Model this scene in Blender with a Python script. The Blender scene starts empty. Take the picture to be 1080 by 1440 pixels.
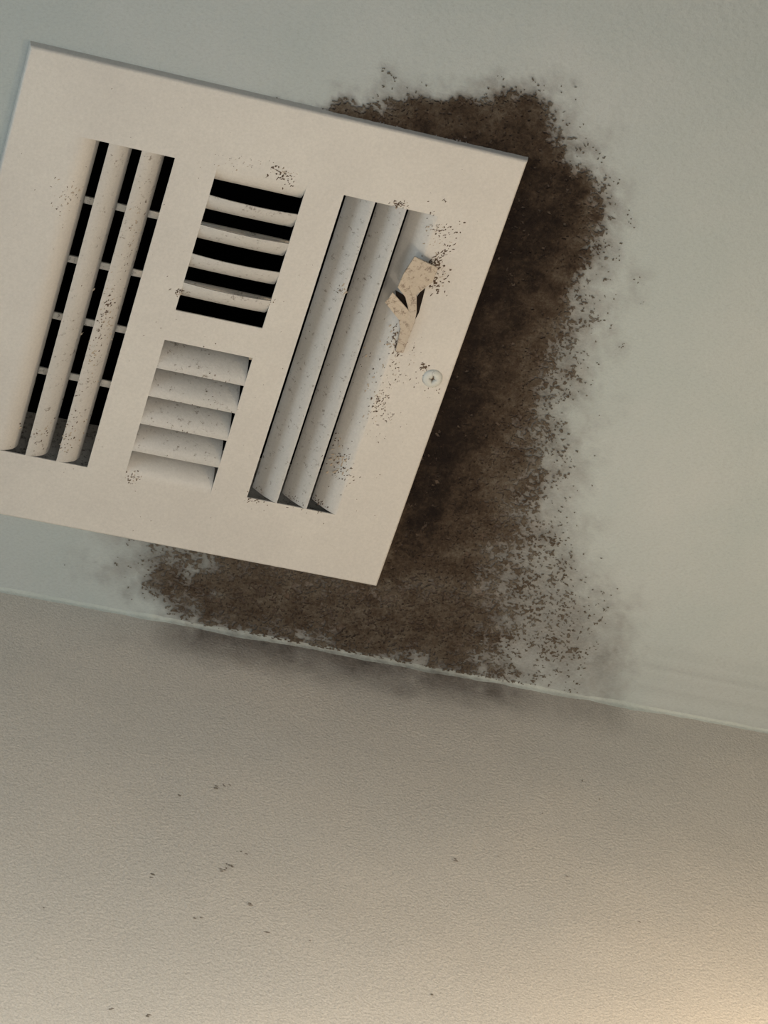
import bpy, bmesh, math, random
import numpy as np
from mathutils import Matrix, Vector

S = bpy.context.scene
C = S.collection
random.seed(4)
rng = np.random.default_rng(7)

# ------------------------------------------------------------------ camera
# vent frame: x right along the vent, y towards the wall, z up into the duct, metres
ZC = 2.700                    # ceiling height
FZ = ZC - 0.004               # front face of the vent
YW = 0.3736                   # wall plane
RW = np.array([[0.95305777, -0.28640578, -0.09824778],
               [0.18819135, 0.81449402, -0.54880189],
               [0.23720226, 0.50455052, 0.83015894]])
CP = np.array([-0.14221177, -0.65754504, -1.50631393 + FZ])
cd = bpy.data.cameras.new('camera'); cam = bpy.data.objects.new('camera', cd); C.objects.link(cam)
cd.sensor_width = 36; cd.lens = 36 * 4000 / 1440; cd.clip_start = 0.02
cam.matrix_world = Matrix(((RW[0][0], -RW[1][0], -RW[2][0], CP[0]),
                           (RW[0][1], -RW[1][1], -RW[2][1], CP[1]),
                           (RW[0][2], -RW[1][2], -RW[2][2], CP[2]), (0, 0, 0, 1)))
S.camera = cam

# ------------------------------------------------------------------ light
def rgb(r, g, b):
    f = lambda c: (c / 255) / 12.92 if c / 255 <= 0.04045 else ((c / 255 + 0.055) / 1.055) ** 2.4
    return (f(r), f(g), f(b), 1)
w = bpy.data.worlds.new('world'); S.world = w; w.use_nodes = True
w.node_tree.nodes['Background'].inputs[0].default_value = (0.80, 0.92, 1.0, 1)
w.node_tree.nodes['Background'].inputs[1].default_value = 0.13
def lamp(name, kind, loc, power, col, size, aim=None):
    l = bpy.data.lights.new(name, kind); l.energy = power; l.color = col
    o = bpy.data.objects.new(name, l); C.objects.link(o); o.location = loc
    if kind == 'AREA':
        l.shape = 'RECTANGLE'; l.size, l.size_y = size
        o.rotation_euler = (Vector(aim) - Vector(loc)).to_track_quat('-Z', 'Y').to_euler()
    else: l.shadow_soft_size = size
    return o
for loc, pw, col in (((-0.04, 0.19, 2.12), 1.9, (1.0, 0.92, 0.80)), ((0.30, 0.19, 2.12), 2.5, (1.0, 0.91, 0.79)), ((0.62, 0.23, 2.22), 4.4, (1.0, 0.79, 0.56))):
    lamp('vanity_bulb', 'POINT', loc, pw, col, 0.04)
lamp('window_light', 'AREA', (-1.3, 0.0, 2.05), 7.5, (0.68, 0.86, 1.0), (0.7, 0.7), (0.2, 0.1, 2.7))
lamp('fill_light', 'AREA', (-0.10, -0.75, 0.7), 6.5, (0.97, 0.99, 1.0), (0.7, 0.7), (0.25, -0.1, 2.7))  # unseen area light added near the camera to brighten ceiling, louvres and collar
S.view_settings.view_transform = 'Standard'; S.view_settings.look = 'None'
S.view_settings.gamma = 1; S.view_settings.use_curve_mapping = False
S.view_settings.exposure = -0.07

# ------------------------------------------------------------------ helpers
def U(px, py, z=0.0):
    """point of the plane at height FZ+z that the photograph shows at px, py (metres)"""
    r = RW.T @ np.array([(px - 540) / 4000, (py - 720) / 4000, 1.0])
    k = (FZ + z - CP[2]) / r[2]
    return CP + r * k
def link(name, me, mat, parent=None, smooth=False):
    o = bpy.data.objects.new(name, me); C.objects.link(o)
    if mat: me.materials.append(mat)
    if parent: o.parent = parent
    if smooth: me.polygons.foreach_set('use_smooth', [True] * len(me.polygons))
    return o
def pydata(name, v, f, mat, parent=None, smooth=False):
    me = bpy.data.meshes.new(name); me.from_pydata([tuple(map(float, q)) for q in v], [], f); me.update()
    return link(name, me, mat, parent, smooth)
def box(v, f, x0, x1, y0, y1, z0, z1):
    n = len(v)
    v += [(x, y, z) for z in (z0, z1) for y in (y0, y1) for x in (x0, x1)]
    f += [tuple(n + i for i in q) for q in ((0, 2, 3, 1), (4, 5, 7, 6), (0, 1, 5, 4), (2, 6, 7, 3), (0, 4, 6, 2), (1, 3, 7, 5))]
def vnoise(x, y, scale, seed):
    g = np.random.default_rng(seed).random((256, 256))
    X = x * scale; Y = y * scale
    xi = np.floor(X).astype(int); yi = np.floor(Y).astype(int)
    fx = X - xi; fy = Y - yi
    fx = fx * fx * (3 - 2 * fx); fy = fy * fy * (3 - 2 * fy)
    a = g[xi % 256, yi % 256]; b = g[(xi + 1) % 256, yi % 256]; c = g[xi % 256, (yi + 1) % 256]; d = g[(xi + 1) % 256, (yi + 1) % 256]
    return (a * (1 - fx) + b * fx) * (1 - fy) + (c * (1 - fx) + d * fx) * fy
def fbm(x, y, scale, seed, octv=4):
    s = 0; a = 0.5; t = 0
    for k in range(octv):
        s = s + a * vnoise(x + 3.7 * k, y - 1.9 * k, scale * 2 ** k, seed + k); t += a; a *= 0.55
    return s / t

# ------------------------------------------------------------------ materials
def nodes(name):
    m = bpy.data.materials.new(name); m.use_nodes = True
    t = m.node_tree; b = t.nodes['Principled BSDF']
    return m, t, b
def N(t, kind, **kw):
    n = t.nodes.new(kind)
    for k, val in kw.items():
        if k.startswith('i_'): n.inputs[k[2:].replace('_', ' ')].default_value = val
        else: setattr(n, k, val)
    return n
def noise(t, scale, detail=4, rough=0.6, stretch=None):
    tc = N(t, 'ShaderNodeNewGeometry')
    n = N(t, 'ShaderNodeTexNoise'); n.inputs['Scale'].default_value = scale
    n.inputs['Detail'].default_value = detail; n.inputs['Roughness'].default_value = rough
    if stretch:
        mp = N(t, 'ShaderNodeMapping'); mp.inputs['Rotation'].default_value = stretch[0]; mp.inputs['Scale'].default_value = stretch[1]
        t.links.new(tc.outputs['Position'], mp.inputs[0]); t.links.new(mp.outputs[0], n.inputs['Vector'])
    else: t.links.new(tc.outputs['Position'], n.inputs['Vector'])
    return n.outputs['Fac']
def ramp(t, src, stops):
    r = N(t, 'ShaderNodeValToRGB'); t.links.new(src, r.inputs[0])
    e = r.color_ramp.elements
    e[0].position, e[0].color = stops[0]; e[1].position, e[1].color = stops[-1]
    for p, c in stops[1:-1]:
        q = e.new(p); q.color = c
    return r.outputs[0]
def mix(t, fac, a, b):
    m = N(t, 'ShaderNodeMix', data_type='RGBA')
    if hasattr(fac, 'links'): t.links.new(fac, m.inputs[0])
    else: m.inputs[0].default_value = fac
    for i, q in ((6, a), (7, b)):
        if hasattr(q, 'links'): t.links.new(q, m.inputs[i])
        else: m.inputs[i].default_value = q
    return m.outputs[2]
def math_(t, op, a, b=0.0, clamp=False):
    m = N(t, 'ShaderNodeMath', operation=op, use_clamp=clamp)
    for i, q in enumerate((a, b)):
        if hasattr(q, 'links'): t.links.new(q, m.inputs[i])
        else: m.inputs[i].default_value = q
    return m.outputs[0]
def bump(t, b, src, strength, dist):
    n = N(t, 'ShaderNodeBump'); n.inputs['Strength'].default_value = strength; n.inputs['Distance'].default_value = dist
    t.links.new(src, n.inputs['Height']); t.links.new(n.outputs[0], b.inputs['Normal'])
g_ = lambda v: (v, v, v, 1)
def mould_colour(t):
    a = ramp(t, noise(t, 70, 6, .7), [(.30, rgb(44, 35, 29)), (.50, rgb(66, 54, 45)), (.72, rgb(92, 77, 63))])
    return a
def paint(name, c1, c2, fine, bumpd, stained=False, sheen=0.55, grain=1.0):
    m, t, b = nodes(name)
    col = mix(t, ramp(t, noise(t, 9, 3), [(.35, g_(0)), (.7, g_(1))]), c1, c2)
    k = ramp(t, noise(t, fine, 5, .75, ((0, 0, .9), (1, 1.7, 1))), [(.25, g_(1 - .13 * grain)), (.5, g_(1)), (.78, g_(1 + .08 * grain))])
    mm = N(t, 'ShaderNodeMix', data_type='RGBA', blend_type='MULTIPLY'); mm.inputs[0].default_value = 1
    t.links.new(col, mm.inputs[6]); t.links.new(k, mm.inputs[7]); col = mm.outputs[2]
    if stained:
        at = N(t, 'ShaderNodeAttribute', attribute_name='stain')
        n1 = noise(t, 330, 3, .75, ((0, 0, .8), (1, 1.6, 1)))
        n2 = noise(t, 60, 4, .6)
        v = math_(t, 'ADD', math_(t, 'MULTIPLY', n1, 1.5), math_(t, 'MULTIPLY', n2, .7))      # about 1.1 +- .25
        fac = math_(t, 'MULTIPLY', math_(t, 'SUBTRACT', math_(t, 'MULTIPLY', at.outputs['Fac'], 1.05), math_(t, 'SUBTRACT', v, .62)), 2.4, True)
        soft = math_(t, 'MULTIPLY', math_(t, 'POWER', at.outputs['Fac'], .8), math_(t, 'ADD', math_(t, 'MULTIPLY', n1, 1.1), .75), True)
        fac = math_(t, 'MAXIMUM', fac, soft)
        col = mix(t, fac, col, mould_colour(t))
    t.links.new(col, b.inputs['Base Color'])
    b.inputs['Roughness'].default_value = sheen
    b.inputs['Specular IOR Level'].default_value = .3
    bump(t, b, noise(t, fine * .55, 4, .6), .6, bumpd)
    return m
M_ceil = paint('ceiling_paint', rgb(160, 167, 164), rgb(168, 172, 169), 420, .0010, True)
M_wall = paint('wall_paint', rgb(194, 188, 178), rgb(201, 193, 181), 900, .0013, True, grain=2.8)
M_bead = paint('bead_paint', rgb(164, 171, 165), rgb(178, 182, 174), 300, .0015, True)
def vent_paint(name, base, dirt, amount):
    m, t, b = nodes(name)
    col = mix(t, ramp(t, noise(t, 14, 3), [(.35, g_(0)), (.7, g_(1))]), base, rgb(*[min(255, int(255 * (c ** (1 / 2.2)) * .97)) for c in base[:3]]))
    f = ramp(t, noise(t, 260, 6, .8), [(amount, g_(1)), (amount + .07, g_(0))])
    col = mix(t, math_(t, 'MULTIPLY', f, .8), col, dirt)
    k = ramp(t, noise(t, 600, 4, .7), [(.3, g_(.92)), (.7, g_(1.05))])
    mm = N(t, 'ShaderNodeMix', data_type='RGBA', blend_type='MULTIPLY'); mm.inputs[0].default_value = 1
    t.links.new(col, mm.inputs[6]); t.links.new(k, mm.inputs[7])
    t.links.new(mm.outputs[2], b.inputs['Base Color'])
    b.inputs['Roughness'].default_value = .42; b.inputs['Specular IOR Level'].default_value = .4
    bump(t, b, noise(t, 320, 4, .6), .5, .0006)
    return m
M_face = vent_paint('vent_enamel', rgb(200, 194, 184), rgb(96, 84, 72), .27)
M_slat = vent_paint('louvre_shaded_enamel', rgb(188, 183, 175), rgb(104, 92, 80), .35)  # face enamel with the louvres' shade darkened into the base, plus more dirt
M_lever = vent_paint('lever_metal', rgb(184, 171, 153), rgb(112, 96, 80), .40)
M_collar = vent_paint('collar_metal', rgb(215, 208, 196), rgb(110, 98, 84), .40)
M_blade = vent_paint('blade_metal', rgb(235, 228, 215), rgb(120, 108, 94), .36)
def plain(name, c, r=.9):
    m, t, b = nodes(name)
    t.links.new(mix(t, noise(t, 200, 3), c, tuple(min(1, q * 1.5) for q in c[:3]) + (1,)), b.inputs['Base Color'])
    b.inputs['Roughness'].default_value = r; b.inputs['Specular IOR Level'].default_value = .1
    return m
M_duct = plain('duct_shade', rgb(10, 9, 9))  # near-black colour keeps the duct dark where light would reach in
M_dirt = plain('dirt', rgb(84, 70, 58))
M_screw = vent_paint('screw_paint', rgb(196, 196, 188), rgb(70, 66, 58), .36)
def mould_mat():
    m, t, b = nodes('mould')
    at = N(t, 'ShaderNodeAttribute', attribute_name='stain')
    n1 = noise(t, 500, 3, .7)
    v = math_(t, 'ADD', math_(t, 'ADD', math_(t, 'MULTIPLY', at.outputs['Fac'], .80), .16), math_(t, 'ADD', math_(t, 'MULTIPLY', math_(t, 'SUBTRACT', n1, .5), .6), math_(t, 'MULTIPLY', math_(t, 'SUBTRACT', noise(t, 60, 5, .65), .5), .9)))
    col = ramp(t, v, [(.15, rgb(112, 107, 98)), (.40, rgb(90, 81, 70)), (.62, rgb(68, 57, 47)), (.82, rgb(46, 38, 32)), (.98, rgb(34, 28, 25))])
    light = ramp(t, noise(t, 190, 5, .8), [(.62, g_(0)), (.74, g_(.35))])
    col = mix(t, light, col, rgb(112, 92, 76))
    t.links.new(col, b.inputs['Base Color']); b.inputs['Roughness'].default_value = 1; b.inputs['Specular IOR Level'].default_value = .05
    bump(t, b, noise(t, 500, 5, .8), .8, .0015)
    return m
M_mould = mould_mat()

# ------------------------------------------------------------------ where the mould grows (vent metres)
def sdf(poly, X, Y):
    P = np.array([U(px, py, .004)[:2] for px, py in poly]); n = len(P)
    d = np.full(X.shape, 1e9); ins = np.zeros(X.shape, bool)
    for i in range(n):
        a = P[i]; b = P[(i + 1) % n]; e = b - a
        wx = X - a[0]; wy = Y - a[1]
        h = np.clip((wx * e[0] + wy * e[1]) / (e @ e), 0, 1)
        d = np.minimum(d, np.hypot(wx - e[0] * h, wy - e[1] * h))
        c = (a[1] > Y) != (b[1] > Y)
        ins ^= c & (X < (b[0] - a[0]) * (Y - a[1]) / (b[1] - a[1] + 1e-12) + a[0])
    return np.where(ins, d, -d)
def sstep(a, b, x):
    x = np.clip((x - a) / (b - a), 0, 1); return x * x * (3 - 2 * x)
CORE = [(425, 157), (470, 153), (520, 152), (560, 148), (585, 142), (620, 140), (650, 138), (690, 145), (730, 143), (762, 150), (778, 178), (800, 205), (822, 230), (836, 262), (840, 300), (828, 350), (815, 395), (798, 430), (775, 462), (752, 500), (742, 545), (728, 590), (716, 640), (700, 690), (688, 740), (650, 800), (560, 820), (400, 560), (400, 300)]
MIDD = [(400, 165), (500, 155), (620, 133), (770, 143), (846, 262), (850, 330), (840, 400), (815, 460), (800, 520), (778, 590), (762, 660), (745, 730), (735, 800), (705, 860), (700, 955), (560, 945), (470, 930), (380, 910), (300, 890), (235, 860), (205, 822), (225, 790), (300, 780), (400, 500)]
LOWB = [(250, 800), (330, 805), (420, 815), (540, 840), (640, 815), (700, 840), (720, 900), (680, 960), (560, 950), (470, 932), (380, 912), (290, 890), (225, 852)]
HALO = [(560, 130), (700, 122), (800, 160), (860, 250), (868, 330), (862, 420), (845, 500), (832, 570), (815, 650), (808, 720), (830, 790), (880, 850), (890, 910), (860, 1000), (700, 965), (560, 945), (420, 918), (280, 885), (190, 838), (150, 800), (150, 765), (400, 500)]
def density(X, Y):
    n = (fbm(X, Y, 55, 3, 4) - .5) * .030 + (fbm(X, Y, 260, 30, 3) - .5) * .016
    low = sstep(.10, .26, Y)                                  # softer, more broken towards the wall
    a = sstep(-.008 - .012 * low, .010 + .024 * low, sdf(CORE, X, Y) + n * (.6 + low))
    b = sstep(-.018, .030, sdf(MIDD, X, Y) + n * 1.3)
    c = sstep(-.020, .040, sdf(HALO, X, Y) + n * 1.5)
    e = sstep(-.006, .016, sdf(LOWB, X, Y) + n)
    d = 1 - (1 - .80 * a) * (1 - .42 * b) * (1 - .36 * c) * (1 - .24 * e)
    return np.clip(d, 0, 1)

# ------------------------------------------------------------------ the setting
HX0, HX1, HY0, HY1 = .028, .272, .038, .277                   # hole for the duct
def grid_attr(name, me, vals):
    a = me.attributes.new(name, 'FLOAT', 'POINT'); a.data.foreach_set('value', np.asarray(vals, dtype=np.float32))
# ceiling: fine cells round the vent, large panels beyond, and a hole under the duct
xs = np.unique(np.round(np.concatenate([[-1.6, -1.0, -.5], np.arange(-.14, .5001, .0035), [HX0, HX1, .8, 1.4, 1.9]]), 5))
ys = np.unique(np.round(np.concatenate([[-2.4, -1.8, -1.2, -.8, -.4], np.arange(-.12, YW, .0035), [HY0, HY1, YW]]), 5))
XX, YY = np.meshgrid(xs, ys)
und = (fbm(XX, YY, 7, 50, 3) - .5) * .0012                       # slight unevenness of the plaster
und = und * sstep(.0, .03, np.maximum(np.maximum(-.02 - XX, XX - .32), np.maximum(-.02 - YY, YY - .335)))
V = np.stack([XX, YY, ZC + und], -1).reshape(-1, 3); nx = len(xs)
F = []
for j in range(len(ys) - 1):
    for i in range(nx - 1):
        if xs[i] >= HX0 - 1e-6 and xs[i + 1] <= HX1 + 1e-6 and ys[j] >= HY0 - 1e-6 and ys[j + 1] <= HY1 + 1e-6: continue
        F.append((j * nx + i, (j + 1) * nx + i, (j + 1) * nx + i + 1, j * nx + i + 1))
n0 = len(V); top = []
V = [tuple(q) for q in V]
# thickness: hole sides and outer rim
for (x0, y0, x1, y1) in ((HX0, HY0, HX1, HY0), (HX1, HY0, HX1, HY1), (HX1, HY1, HX0, HY1), (HX0, HY1, HX0, HY0)):
    n = len(V); V += [(x0, y0, ZC), (x1, y1, ZC), (x1, y1, ZC + .013), (x0, y0, ZC + .013)]; F.append((n, n + 1, n + 2, n + 3))
ceiling = pydata('ceiling', V, F, M_ceil, None, True); ceiling['kind'] = 'structure'
st = np.zeros(len(V)); st[:n0] = (density(XX, YY) * (YY < YW + .1)).ravel(); grid_attr('stain', ceiling.data, st)

# wall in front: fine band under the joint carrying the last of the stain
zs = np.unique(np.round(np.concatenate([[0, .6, 1.2, 1.8, 2.2], np.arange(2.4, ZC, .004), [ZC]]), 5))
xw = np.unique(np.round(np.concatenate([[-1.6, -1.0, -.5], np.arange(-.15, .6001, .006), [.9, 1.4, 1.9]]), 5))
XX, ZZ = np.meshgrid(xw, zs)
und = (fbm(XX, ZZ, 8, 60, 3) - .5) * .003 * sstep(0, .04, ZC - ZZ)
V = np.stack([XX, YW + und, ZZ], -1).reshape(-1, 3); nx = len(xw)
F = [(j * nx + i, j * nx + i + 1, (j + 1) * nx + i + 1, (j + 1) * nx + i) for j in range(len(zs) - 1) for i in range(nx - 1)]
wall = pydata('wall_front', V, F, M_wall, None, True); wall['kind'] = 'structure'
dd = ZC - ZZ
st = density(XX, YW - .004 - dd * .35) * .8 * (1 - sstep(.0, .045, dd + (fbm(XX, ZZ, 60, 70) - .5) * .03))
grid_attr('stain', wall.data, st.ravel())
fv, ff = [], []; box(fv, ff, -1.6, 1.9, -2.4, YW, -.05, 0)
fl = pydata('floor', fv, ff, plain('floor_tile', rgb(120, 112, 100), .5)); fl['kind'] = 'structure'

# ragged paint bead in the joint of ceiling and wall
bx_ = np.arange(-.6, .9, .003); V = []; F = []
r1 = .0028 + .0030 * (fbm(bx_, bx_ * 0, 35, 81, 4) - .3); r2 = .0030 + .0055 * (fbm(bx_, bx_ * 0, 45, 91, 5) - .35)
K = 6
for i, x in enumerate(bx_):
    for k in range(K + 1):
        a = k / K * math.pi / 2
        V.append((x, YW + .0004 - r1[i] * (1 - math.sin(a) * .85) * math.cos(a * .2) * (1 if k < K else 0), ZC + .0004 - r2[i] * (1 - math.cos(a) * .85) * (1 if k > 0 else 0)))
for i in range(len(bx_) - 1):
    for k in range(K):
        a = i * (K + 1) + k; F.append((a, a + 1, a + K + 2, a + K + 1))
bead = pydata('trim_1', V, F, M_bead, None, True); bead['kind'] = 'structure'
bead['label'] = 'ragged pale bead of paint along the ceiling and wall joint'
ba = np.array(V); grid_attr('stain', bead.data, density(ba[:, 0], ba[:, 1]) * .55)

# sheet metal duct above the hole, its inner darkness painted as black
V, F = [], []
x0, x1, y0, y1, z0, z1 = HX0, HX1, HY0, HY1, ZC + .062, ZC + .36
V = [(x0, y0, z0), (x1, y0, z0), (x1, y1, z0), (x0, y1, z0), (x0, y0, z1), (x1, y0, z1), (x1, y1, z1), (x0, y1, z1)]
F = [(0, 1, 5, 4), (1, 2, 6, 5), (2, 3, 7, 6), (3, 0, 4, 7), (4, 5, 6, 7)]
duct = pydata('air_duct', V, F, M_duct, ceiling); duct['label'] = 'duct above the vent, inner darkness painted black'

# ------------------------------------------------------------------ the mould
cell = .00075
gx = np.arange(.03, .46, cell); gy = np.arange(-.06, YW - .001, cell)
GX, GY = np.meshgrid(gx, gy)
jx = (rng.random(GX.shape) - .5) * cell * .8; jy = (rng.random(GX.shape) - .5) * cell * .8
D = density(GX, GY)
fine = fbm(GX, GY, 700, 100, 2); med = fbm(GX, GY, 160, 110, 4)
tufts = fbm(GX * .8 + GY * .6, (GY * .8 - GX * .6) * 2.2, 420, 120, 3)
nn = .45 * fine + .35 * tufts + .25 * med; nn = (nn - nn.mean()) / nn.std()
keep = (D > .56 + .21 * nn) & (D > .035)
hid = (GX > .006) & (GX < .294) & (GY > .006) & (GY < .309)
Zm = ZC - .0003 - .0010 * np.clip(D, 0, 1) * fbm(GX, GY, 300, 130, 3) - .0003 * fine
nx = len(gx)
kk = keep[:-1, :-1] & ~hid[:-1, :-1] & ~hid[1:, 1:]
J, I = np.nonzero(kk)
quads = np.stack([J * nx + I, (J + 1) * nx + I, (J + 1) * nx + I + 1, J * nx + I + 1], 1)
used, inv = np.unique(quads.ravel(), return_inverse=True)
P = np.stack([GX + jx, GY + jy, Zm], -1).reshape(-1, 3)[used]
me = bpy.data.meshes.new('mould_patch')
q4 = inv.reshape(-1, 4)
me.vertices.add(len(P)); me.vertices.foreach_set('co', P.astype(np.float32).ravel())
me.loops.add(q4.size); me.loops.foreach_set('vertex_index', q4.astype(np.int32).ravel())
me.polygons.add(len(q4)); me.polygons.foreach_set('loop_start', np.arange(0, q4.size, 4, dtype=np.int32))
me.polygons.foreach_set('loop_total', np.full(len(q4), 4, dtype=np.int32)) if False else None
me.update(calc_edges=True); me.validate()
deep = sstep(.004, .050, sdf(CORE, GX, GY) + (fbm(GX, GY, 45, 150) - .5) * .03)
grid_attr('stain', me, (D * .62 + .38 * deep).ravel()[used])
mould = link('mould_patch', me, M_mould, None, True)
mould['label'] = 'dark brown fuzzy mould growth spreading on the ceiling round the vent'
mould['category'] = 'mould'; mould['kind'] = 'stuff'

# ------------------------------------------------------------------ the vent
vent = bpy.data.objects.new('ceiling_vent', None); C.objects.link(vent); vent.location = (0, 0, FZ)
vent.empty_display_size = .05
vent['label'] = 'white square metal ceiling vent with curved louvres and a bent damper lever'
vent['category'] = 'vent'
TW, TH = .300, .3145
# blocks of louvres: (x0, x1, y0, y1)
LB = (.0380, .0970, .0480, .2680)
MT = (.1225, .1770, .0465, .1465)
MB = (.1212, .1768, .1680, .2700)
RB = (.2000, .2590, .0475, .2670)
blocks = (LB, MT, MB, RB)
def face_mesh():
    bm = bmesh.new()
    X = sorted({0, TW, .006, TW - .006} | {b[i] for b in blocks for i in (0, 1)})
    Y = sorted({0, TH, .006, TH - .006} | {b[i] for b in blocks for i in (2, 3)})
    vs = {}
    def gv(x, y):
        if (x, y) not in vs: vs[(x, y)] = bm.verts.new((x, y, 0))
        return vs[(x, y)]
    for i in range(len(X) - 1):
        for j in range(len(Y) - 1):
            cx, cy = (X[i] + X[i + 1]) / 2, (Y[j] + Y[j + 1]) / 2
            if any(b[0] < cx < b[1] and b[2] < cy < b[3] for b in blocks): continue
            bm.faces.new((gv(X[i], Y[j]), gv(X[i], Y[j + 1]), gv(X[i + 1], Y[j + 1]), gv(X[i + 1], Y[j])))
    # turned-down rim and cut thickness
    be = [e for e in bm.edges if e.is_boundary]
    r = bmesh.ops.extrude_edge_only(bm, edges=be)
    nv = [g for g in r['geom'] if isinstance(g, bmesh.types.BMVert)]
    for v in nv:
        if v.co.x < 1e-6 or v.co.x > TW - 1e-6 or v.co.y < 1e-6 or v.co.y > TH - 1e-6:
            v.co.z = .0040
            v.co.x += -.0006 if v.co.x < 1e-6 else (.0006 if v.co.x > TW - 1e-6 else 0)
            v.co.y += -.0018 if v.co.y < 1e-6 else (.0006 if v.co.y > TH - 1e-6 else 0)
        else: v.co.z = .0010
    bmesh.ops.recalc_face_normals(bm, faces=bm.faces)
    rim = [e for e in bm.edges if all(abs(v.co.z) < 1e-6 for v in e.verts) and
           (all(v.co.x < 1e-6 for v in e.verts) or all(v.co.x > TW - 1e-6 for v in e.verts) or all(v.co.y < 1e-6 for v in e.verts) or all(v.co.y > TH - 1e-6 for v in e.verts))]
    bmesh.ops.bevel(bm, geom=rim, offset=.0012, segments=3, affect='EDGES', profile=.5)
    me = bpy.data.meshes.new('face_plate'); bm.to_mesh(me); bm.free()
    return me
link('face_plate', face_mesh(), M_face, vent)

def ruz(u): return .50 * (u - .0009 * (1 - math.exp(-u / .0009))) + 28 * u * u
def slat_mesh(L, Uw, Dp, bulge=0.0, tmax=88, n=12, m=14, th=.0008, flat=False):
    # Uw, Dp: the quarter ellipse the blade follows up to tmax degrees
    """curved blade: leaves the face flat at u=0 and curls up into the duct; length along v"""
    V = []; F = []
    for side in (0, 1):
        for i in range(n + 1):
            t = math.radians(tmax) * i / n
            nu, nz = -math.sin(t), math.cos(t)
            for j in range(m + 1):
                s = j / m
                bl = bulge * (1 - (2 * s - 1) ** 2) * math.cos(t) ** 2
                if flat:                                  # flatter blade that breaks off the face with a short bend
                    u = Uw * i / n
                    V.append((u - side * .6 * th * min(1, u / .002), L * s, ruz(u) + side * .8 * th - bl))
                else:
                    V.append((Uw * math.sin(t) + side * nu * th, L * s, Dp * (1 - math.cos(t)) + side * nz * th - bl))
    K = m + 1; O = (n + 1) * K
    for i in range(n):
        for j in range(m):
            a = i * K + j
            F.append((a, a + 1, a + K + 1, a + K)); F.append((O + a, O + a + K, O + a + K + 1, O + a + 1))
    for i in range(n):
        a = i * K; F.append((a, a + K, O + a + K, O + a)); a += m; F.append((a, O + a, O + a + K, a + K))
    for j in range(m):
        a = j; F.append((a, O + a, O + a + 1, a + 1)); a = n * K + j; F.append((a, a + 1, O + a + 1, O + a))
    me = bpy.data.meshes.new('louvre'); me.from_pydata(V, [], F)
    me.materials.append(M_slat)
    bm = bmesh.new(); bm.from_mesh(me); bmesh.ops.recalc_face_normals(bm, faces=bm.faces); bm.to_mesh(me); bm.free()
    me.polygons.foreach_set('use_smooth', [True] * len(me.polygons))
    me.set_sharp_from_angle(angle=math.radians(40))
    return me
def put(me, loc, rz=0, mirror=False):
    o = bpy.data.objects.new('louvre', me); C.objects.link(o); o.parent = vent
    o.location = loc; o.rotation_euler = (0, 0, rz)
    return o
def flush(o):
    o.material_slots[0].link = 'OBJECT'; o.material_slots[0].material = M_face
lu = slat_mesh(LB[3] - LB[2], .0155, .0140, m=20)
for k in range(3):
    o = put(lu, (LB[0] + .0196 * k, LB[2], 0))
    if k == 0: flush(o)
ru = slat_mesh(RB[3] - RB[2], .0152, .0150, m=20, n=20, flat=True)                # turned round: curls the other way
for k in range(3): o = put(ru, (RB[0] + .0196 * (k + 1) + (.0 if k < 2 else .0002), RB[3], 0), math.pi)
flush(o)
mt0 = slat_mesh(MT[1] - MT[0], .0150, .0165, 0)
mt = slat_mesh(MT[1] - MT[0], .0150, .0165, .0022)
for k in range(5):
    o = put(mt if k else mt0, (MT[1], MT[2] + .0201 * k, 0), math.pi / 2)
    if k == 0: flush(o)
mb = slat_mesh(MB[1] - MB[0], .0150, .0190, 0, tmax=82)
for k in range(5): o = put(mb, (MB[0], MB[2] + .0204 * (k + 1), 0), -math.pi / 2)
flush(o)

# collar and damper blades behind the louvres
V, F = [], []
cx0, cx1, cy0, cy1, t = .0295, .2705, .0395, .2755, .0008
box(V, F, cx0, cx0 + t, cy0, cy1, .0012, .064); box(V, F, cx1 - t, cx1, cy0, cy1, .0012, .064)
box(V, F, cx0 + t, cx1 - t, cy0, cy0 + t, .0012, .064); box(V, F, cx0 + t, cx1 - t, cy1 - t, cy1, .0012, .064)
col = pydata('collar', V, F, M_collar, vent); col['label'] = 'dirty inner sheet metal collar'
bz = .026
for ya in (.0872, .1275, .1672, .2065):
    k = bz / (1.5063 + bz); yt = (ya + k * .6575) / (1 - k)
    V, F = [], []; box(V, F, .0305, .1880, yt - .0023, yt + .0023, bz, bz + .0012)
    pydata('damper_blade', V, F, M_blade, vent)

# ------------------------------------------------------------------ lever
def plate(name, pts, th, parent, mat=M_lever):
    """sheet piece through pixel outline points (px, py, height below the face)"""
    P = [U(a, b, -h) - np.array([0, 0, FZ]) for a, b, h in pts]
    bm = bmesh.new()
    lo = [bm.verts.new(tuple(q)) for q in P]
    f = bm.faces.new(lo)
    bmesh.ops.recalc_face_normals(bm, faces=[f])
    r = bmesh.ops.extrude_face_region(bm, geom=[f])
    for v in r['geom']:
        if isinstance(v, bmesh.types.BMVert): v.co.z += th
    bmesh.ops.recalc_face_normals(bm, faces=bm.faces)
    bmesh.ops.triangulate(bm, faces=[q for q in bm.faces if len(q.verts) > 4])
    bmesh.ops.bevel(bm, geom=[e for e in bm.edges if not e.is_manifold or e.calc_face_angle(0) > .6], offset=.00025, segments=2, affect='EDGES')
    me = bpy.data.meshes.new(name); bm.to_mesh(me); bm.free()
    return link(name, me, mat, parent)
stem = plate('damper_lever', [(573, 437, .003), (586, 439, .003), (583, 455, .0028), (575, 475, .0022), (567, 497, .0016), (556, 495, .0016), (560, 478, .0022), (563, 462, .0028), (561, 452, .003)], .0015, vent)
stem['label'] = 'bent tan metal damper lever with chipped paint'
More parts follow.
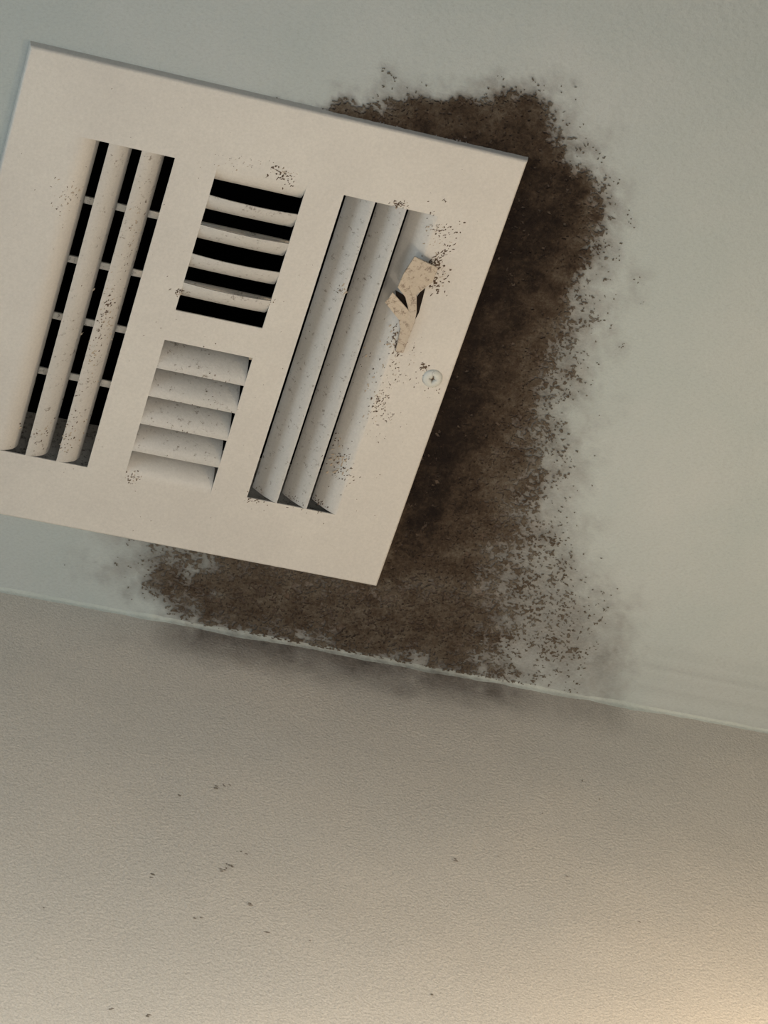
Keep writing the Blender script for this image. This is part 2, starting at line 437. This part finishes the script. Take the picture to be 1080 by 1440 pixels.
plate('lever_tab', [(583, 361, .0075), (616, 377, .0055), (609, 396, .0045), (586, 415, .0035), (586, 440, .0028), (575, 438, .0030), (570, 418, .0040), (559, 404, .0065), (568, 384, .0068)], .0012, stem)
plate('lever_hook', [(552, 411, .0055), (575, 437, .0032), (570, 452, .003), (561, 450, .0035), (541, 425, .0055), (547, 419, .006)], .0012, stem)
plate('lever_slot_shade', [(600, 398, .0004), (589, 440, .0004), (578, 460, .0004), (560, 440, .0002), (556, 408, .0002), (568, 415, .0003), (586, 418, .0003)], .0002, stem, plain('slot_shade', rgb(30, 24, 20)))  # flat dark sheet: slot opening and the lever's shadow painted as colour

# ------------------------------------------------------------------ screw
sc = U(608, 532, 0) - np.array([0, 0, FZ])
V = []; F = []; R0 = .0064; NS = 28
prof = [(1.0, 0), (.97, .0006), (.85, .0013), (.6, .0019), (.42, .0020)]
for r, h in prof:
    for k in range(NS):
        a = 2 * math.pi * k / NS
        if r == .42: rr = r * (.95 if int((k + 1.75) // 3.5) % 2 == 0 else .45)
        else: rr = r
        V.append((sc[0] + R0 * rr * math.cos(a), sc[1] + R0 * rr * math.sin(a), -h))
for i in range(len(prof) - 1):
    for k in range(NS):
        a = i * NS + k; b = i * NS + (k + 1) % NS; F.append((a, b, b + NS, a + NS))
base = (len(prof) - 1) * NS; n = len(V)
V += [(sc[0] + (V[base + k][0] - sc[0]) * .8, sc[1] + (V[base + k][1] - sc[1]) * .8, -.0003) for k in range(NS)]
for k in range(NS): F.append((base + k, base + (k + 1) % NS, n + (k + 1) % NS, n + k))
scr = pydata('screw', V, F, M_screw, vent, True); scr['label'] = 'painted-over round screw head'
rec = pydata('screw_recess', [V[n + k] for k in range(NS)] + [(sc[0], sc[1], -.0003)], [(k, (k + 1) % NS, NS) for k in range(NS)], M_dirt, scr)

# ------------------------------------------------------------------ flecks of dirt on the vent
V, F = [], []
def fleck(x, y, z, s, nrm=None):
    n = random.choice((5, 6, 7)); st = random.uniform(1, 3.2); rot = random.gauss(-.9, .5)
    c = len(V); V.append((x, y, z - .00035))
    for k in range(n):
        a = 2 * math.pi * k / n; r = s * random.uniform(.35, 1.25)
        u, v = r * math.cos(a) * st * .6, r * math.sin(a) / st ** .5
        V.append((x + u * math.cos(rot) - v * math.sin(rot), y + u * math.sin(rot) + v * math.cos(rot), z - .00002))
    for k in range(n): F.append((c, c + 1 + k, c + 1 + (k + 1) % n))
def in_block(x, y, pad=.001):
    return any(b[0] - pad < x < b[1] + pad and b[2] - pad < y < b[3] + pad for b in blocks)
def slat_z(lip, x, Uw, Dp):
    u = abs(x - lip) / Uw
    return None if u >= .97 else Dp * (1 - math.sqrt(1 - u * u))
def surf(x, y):
    if LB[0] < x < LB[1] and LB[2] < y < LB[3]: k = int((x - LB[0]) / .0196); return slat_z(LB[0] + .0196 * k, x, .0155, .014)
    if RB[0] < x < RB[1] and RB[2] < y < RB[3]: k = int((x - RB[0]) / .0196) + 1; u = abs(RB[0] + .0196 * k - x); return ruz(u) if u < .0145 else None
    if MT[0] < x < MT[1] and MT[2] < y < MT[3]: k = int((y - MT[2]) / .0201); return slat_z(MT[2] + .0201 * k, y, .015, .0165)
    if MB[0] < x < MB[1] and MB[2] < y < MB[3]: k = int((y - MB[2]) / .0204) + 1; return slat_z(MB[2] + .0204 * k, y, .0150, .019)
    return 0.0
def scatter(px, py, sx, sy, n, s0, s1, ang=0):
    for _ in range(n):
        a, b = random.gauss(0, sx), random.gauss(0, sy)
        q = U(px + a * math.cos(ang) - b * math.sin(ang), py + a * math.sin(ang) + b * math.cos(ang), 0)
        z = surf(q[0], q[1])
        if z is None or not (.002 < q[0] < TW - .002 and .002 < q[1] < TH - .002): continue
        fleck(q[0], q[1], z, random.uniform(s0, s1))
mm = .001
scatter(80, 285, 10, 18, 16, .25 * mm, .6 * mm)
scatter(100, 270, 8, 12, 12, .25 * mm, .6 * mm)
scatter(190, 330, 6, 40, 26, .25 * mm, .7 * mm, .3)
scatter(146, 445, 4, 22, 50, .3 * mm, .9 * mm, .3)
scatter(125, 520, 8, 45, 34, .3 * mm, .7 * mm, .3)
scatter(100, 610, 10, 20, 30, .3 * mm, .8 * mm, .3)
scatter(60, 620, 20, 12, 26, .3 * mm, .9 * mm)
scatter(398, 247, 12, 5, 46, .3 * mm, .9 * mm, .75)
scatter(377, 246, 1.5, 1.5, 3, .5 * mm, .9 * mm)
scatter(340, 228, 30, 6, 20, .2 * mm, .4 * mm, .2)
scatter(257, 411, 6, 3, 26, .4 * mm, 1.0 * mm)
scatter(366, 425, 10, 3, 20, .3 * mm, .7 * mm)
scatter(625, 322, 14, 6, 34, .25 * mm, .8 * mm)
scatter(625, 282, 1, 1, 4, .5 * mm, .9 * mm)
scatter(612, 385, 8, 12, 90, .4 * mm, 1.2 * mm)
scatter(618, 360, 4, 16, 50, .4 * mm, 1.0 * mm, .7)
scatter(556, 480, 3, 10, 40, .5 * mm, 1.1 * mm)
scatter(560, 287, 6, 3, 30, .3 * mm, .9 * mm)
scatter(600, 300, 8, 2, 14, .3 * mm, .6 * mm)
scatter(560, 510, 25, 18, 60, .25 * mm, .7 * mm)
scatter(532, 565, 8, 14, 70, .3 * mm, .8 * mm)
scatter(530, 590, 16, 20, 30, .25 * mm, .6 * mm)
scatter(478, 655, 10, 14, 80, .3 * mm, .8 * mm)
scatter(482, 410, 4, 5, 16, .3 * mm, .7 * mm)
scatter(597, 517, 3, 2, 14, .5 * mm, 1.1 * mm)
scatter(612, 540, 9, 9, 12, .3 * mm, .7 * mm)
scatter(186, 672, 8, 6, 22, .3 * mm, .9 * mm)
scatter(299, 540, 4, 30, 14, .4 * mm, .8 * mm)
for k in range(5):
    scatter(292 - 12.5 * k, 492 + 38.5 * k, 28, 1.5, 12, .25 * mm, .6 * mm, .2)
scatter(360, 703, 12, 3, 24, .3 * mm, .8 * mm, .3); scatter(410, 710, 12, 3, 20, .3 * mm, .8 * mm, .3); scatter(448, 716, 10, 3, 24, .3 * mm, .8 * mm, .3)
scatter(500, 560, 160, 120, 90, .2 * mm, .5 * mm)
for _ in range(90):
    x, y = random.uniform(.005, TW - .005), random.uniform(.005, TH - .005)
    z = surf(x, y)
    if z is not None: fleck(x, y, z, random.uniform(.15, .45) * mm)
fk = pydata('dirt_flecks', V, F, M_dirt, vent); fk['kind'] = 'stuff'; fk['label'] = 'brown dirt flecks stuck to the vent'

# pale tan smudges of dust under the flecks
V, F = [], []
for px, py, sx, sy, n in ((82, 283, 10, 12, 14), (104, 268, 6, 8, 10), (190, 325, 6, 14, 16), (150, 430, 5, 26, 30), (128, 500, 6, 30, 24), (396, 243, 12, 5, 26), (340, 232, 24, 5, 12), (258, 410, 8, 3, 12), (366, 424, 9, 3, 12),
                          (622, 322, 12, 8, 18), (614, 385, 8, 10, 40), (618, 352, 7, 14, 20), (556, 484, 5, 10, 24), (562, 288, 8, 3, 14), (556, 515, 22, 14, 26), (533, 565, 8, 14, 36), (478, 655, 9, 14, 36),
                          (483, 410, 4, 5, 10), (598, 517, 3, 2, 6), (60, 610, 14, 10, 16), (105, 615, 12, 12, 20), (188, 672, 8, 5, 12)):
    scatter(px, py, sx, sy, n, .6 * mm, 1.5 * mm)
V = [(x, y, z + .0002) for x, y, z in V]
sm = pydata('dust_smudges', V, F, plain('dust', rgb(150, 138, 122)), vent, True); sm['kind'] = 'stuff'; sm['label'] = 'tan dust smudges on the vent'

# small dark nicks in the wall paint
V, F = [], []
def onwall(px, py):
    r = RW.T @ np.array([(px - 540) / 4000, (py - 720) / 4000, 1.0]); k = (YW - CP[1]) / r[1]
    return CP + r * k
for px, py, n in ((315, 1105, 3), (305, 1108, 2), (310, 1225, 4), (322, 1218, 3), (213, 1232, 3), (338, 1201, 2), (250, 1116, 2), (280, 1291, 2), (155, 1420, 2), (205, 1430, 2), (350, 1270, 2), (58, 1276, 1),
                  (820, 1098, 1), (843, 1126, 1), (640, 1208, 2), (700, 1205, 1), (790, 1233, 1), (770, 1145, 1), (372, 1310, 2), (430, 1322, 1), (600, 1400, 1), (900, 1300, 1)):
    for _ in range(n):
        q = onwall(px + random.gauss(0, 4), py + random.gauss(0, 2)); c = len(V); V.append((q[0], YW - .0011, q[2])); m_ = 6; st = random.uniform(1, 2.5)
        for k in range(m_):
            a = 2 * math.pi * k / m_; r = random.uniform(.3, .9) * mm
            V.append((q[0] + r * st * math.cos(a), YW - .0008, q[2] + r * math.sin(a)))
        for k in range(m_): F.append((c, c + 1 + k, c + 1 + (k + 1) % m_))
nk = pydata('paint_nicks', V, F, plain('nick_grey', rgb(104, 96, 86)), wall); nk['kind'] = 'stuff'; nk['label'] = 'small dark nicks in the wall paint'
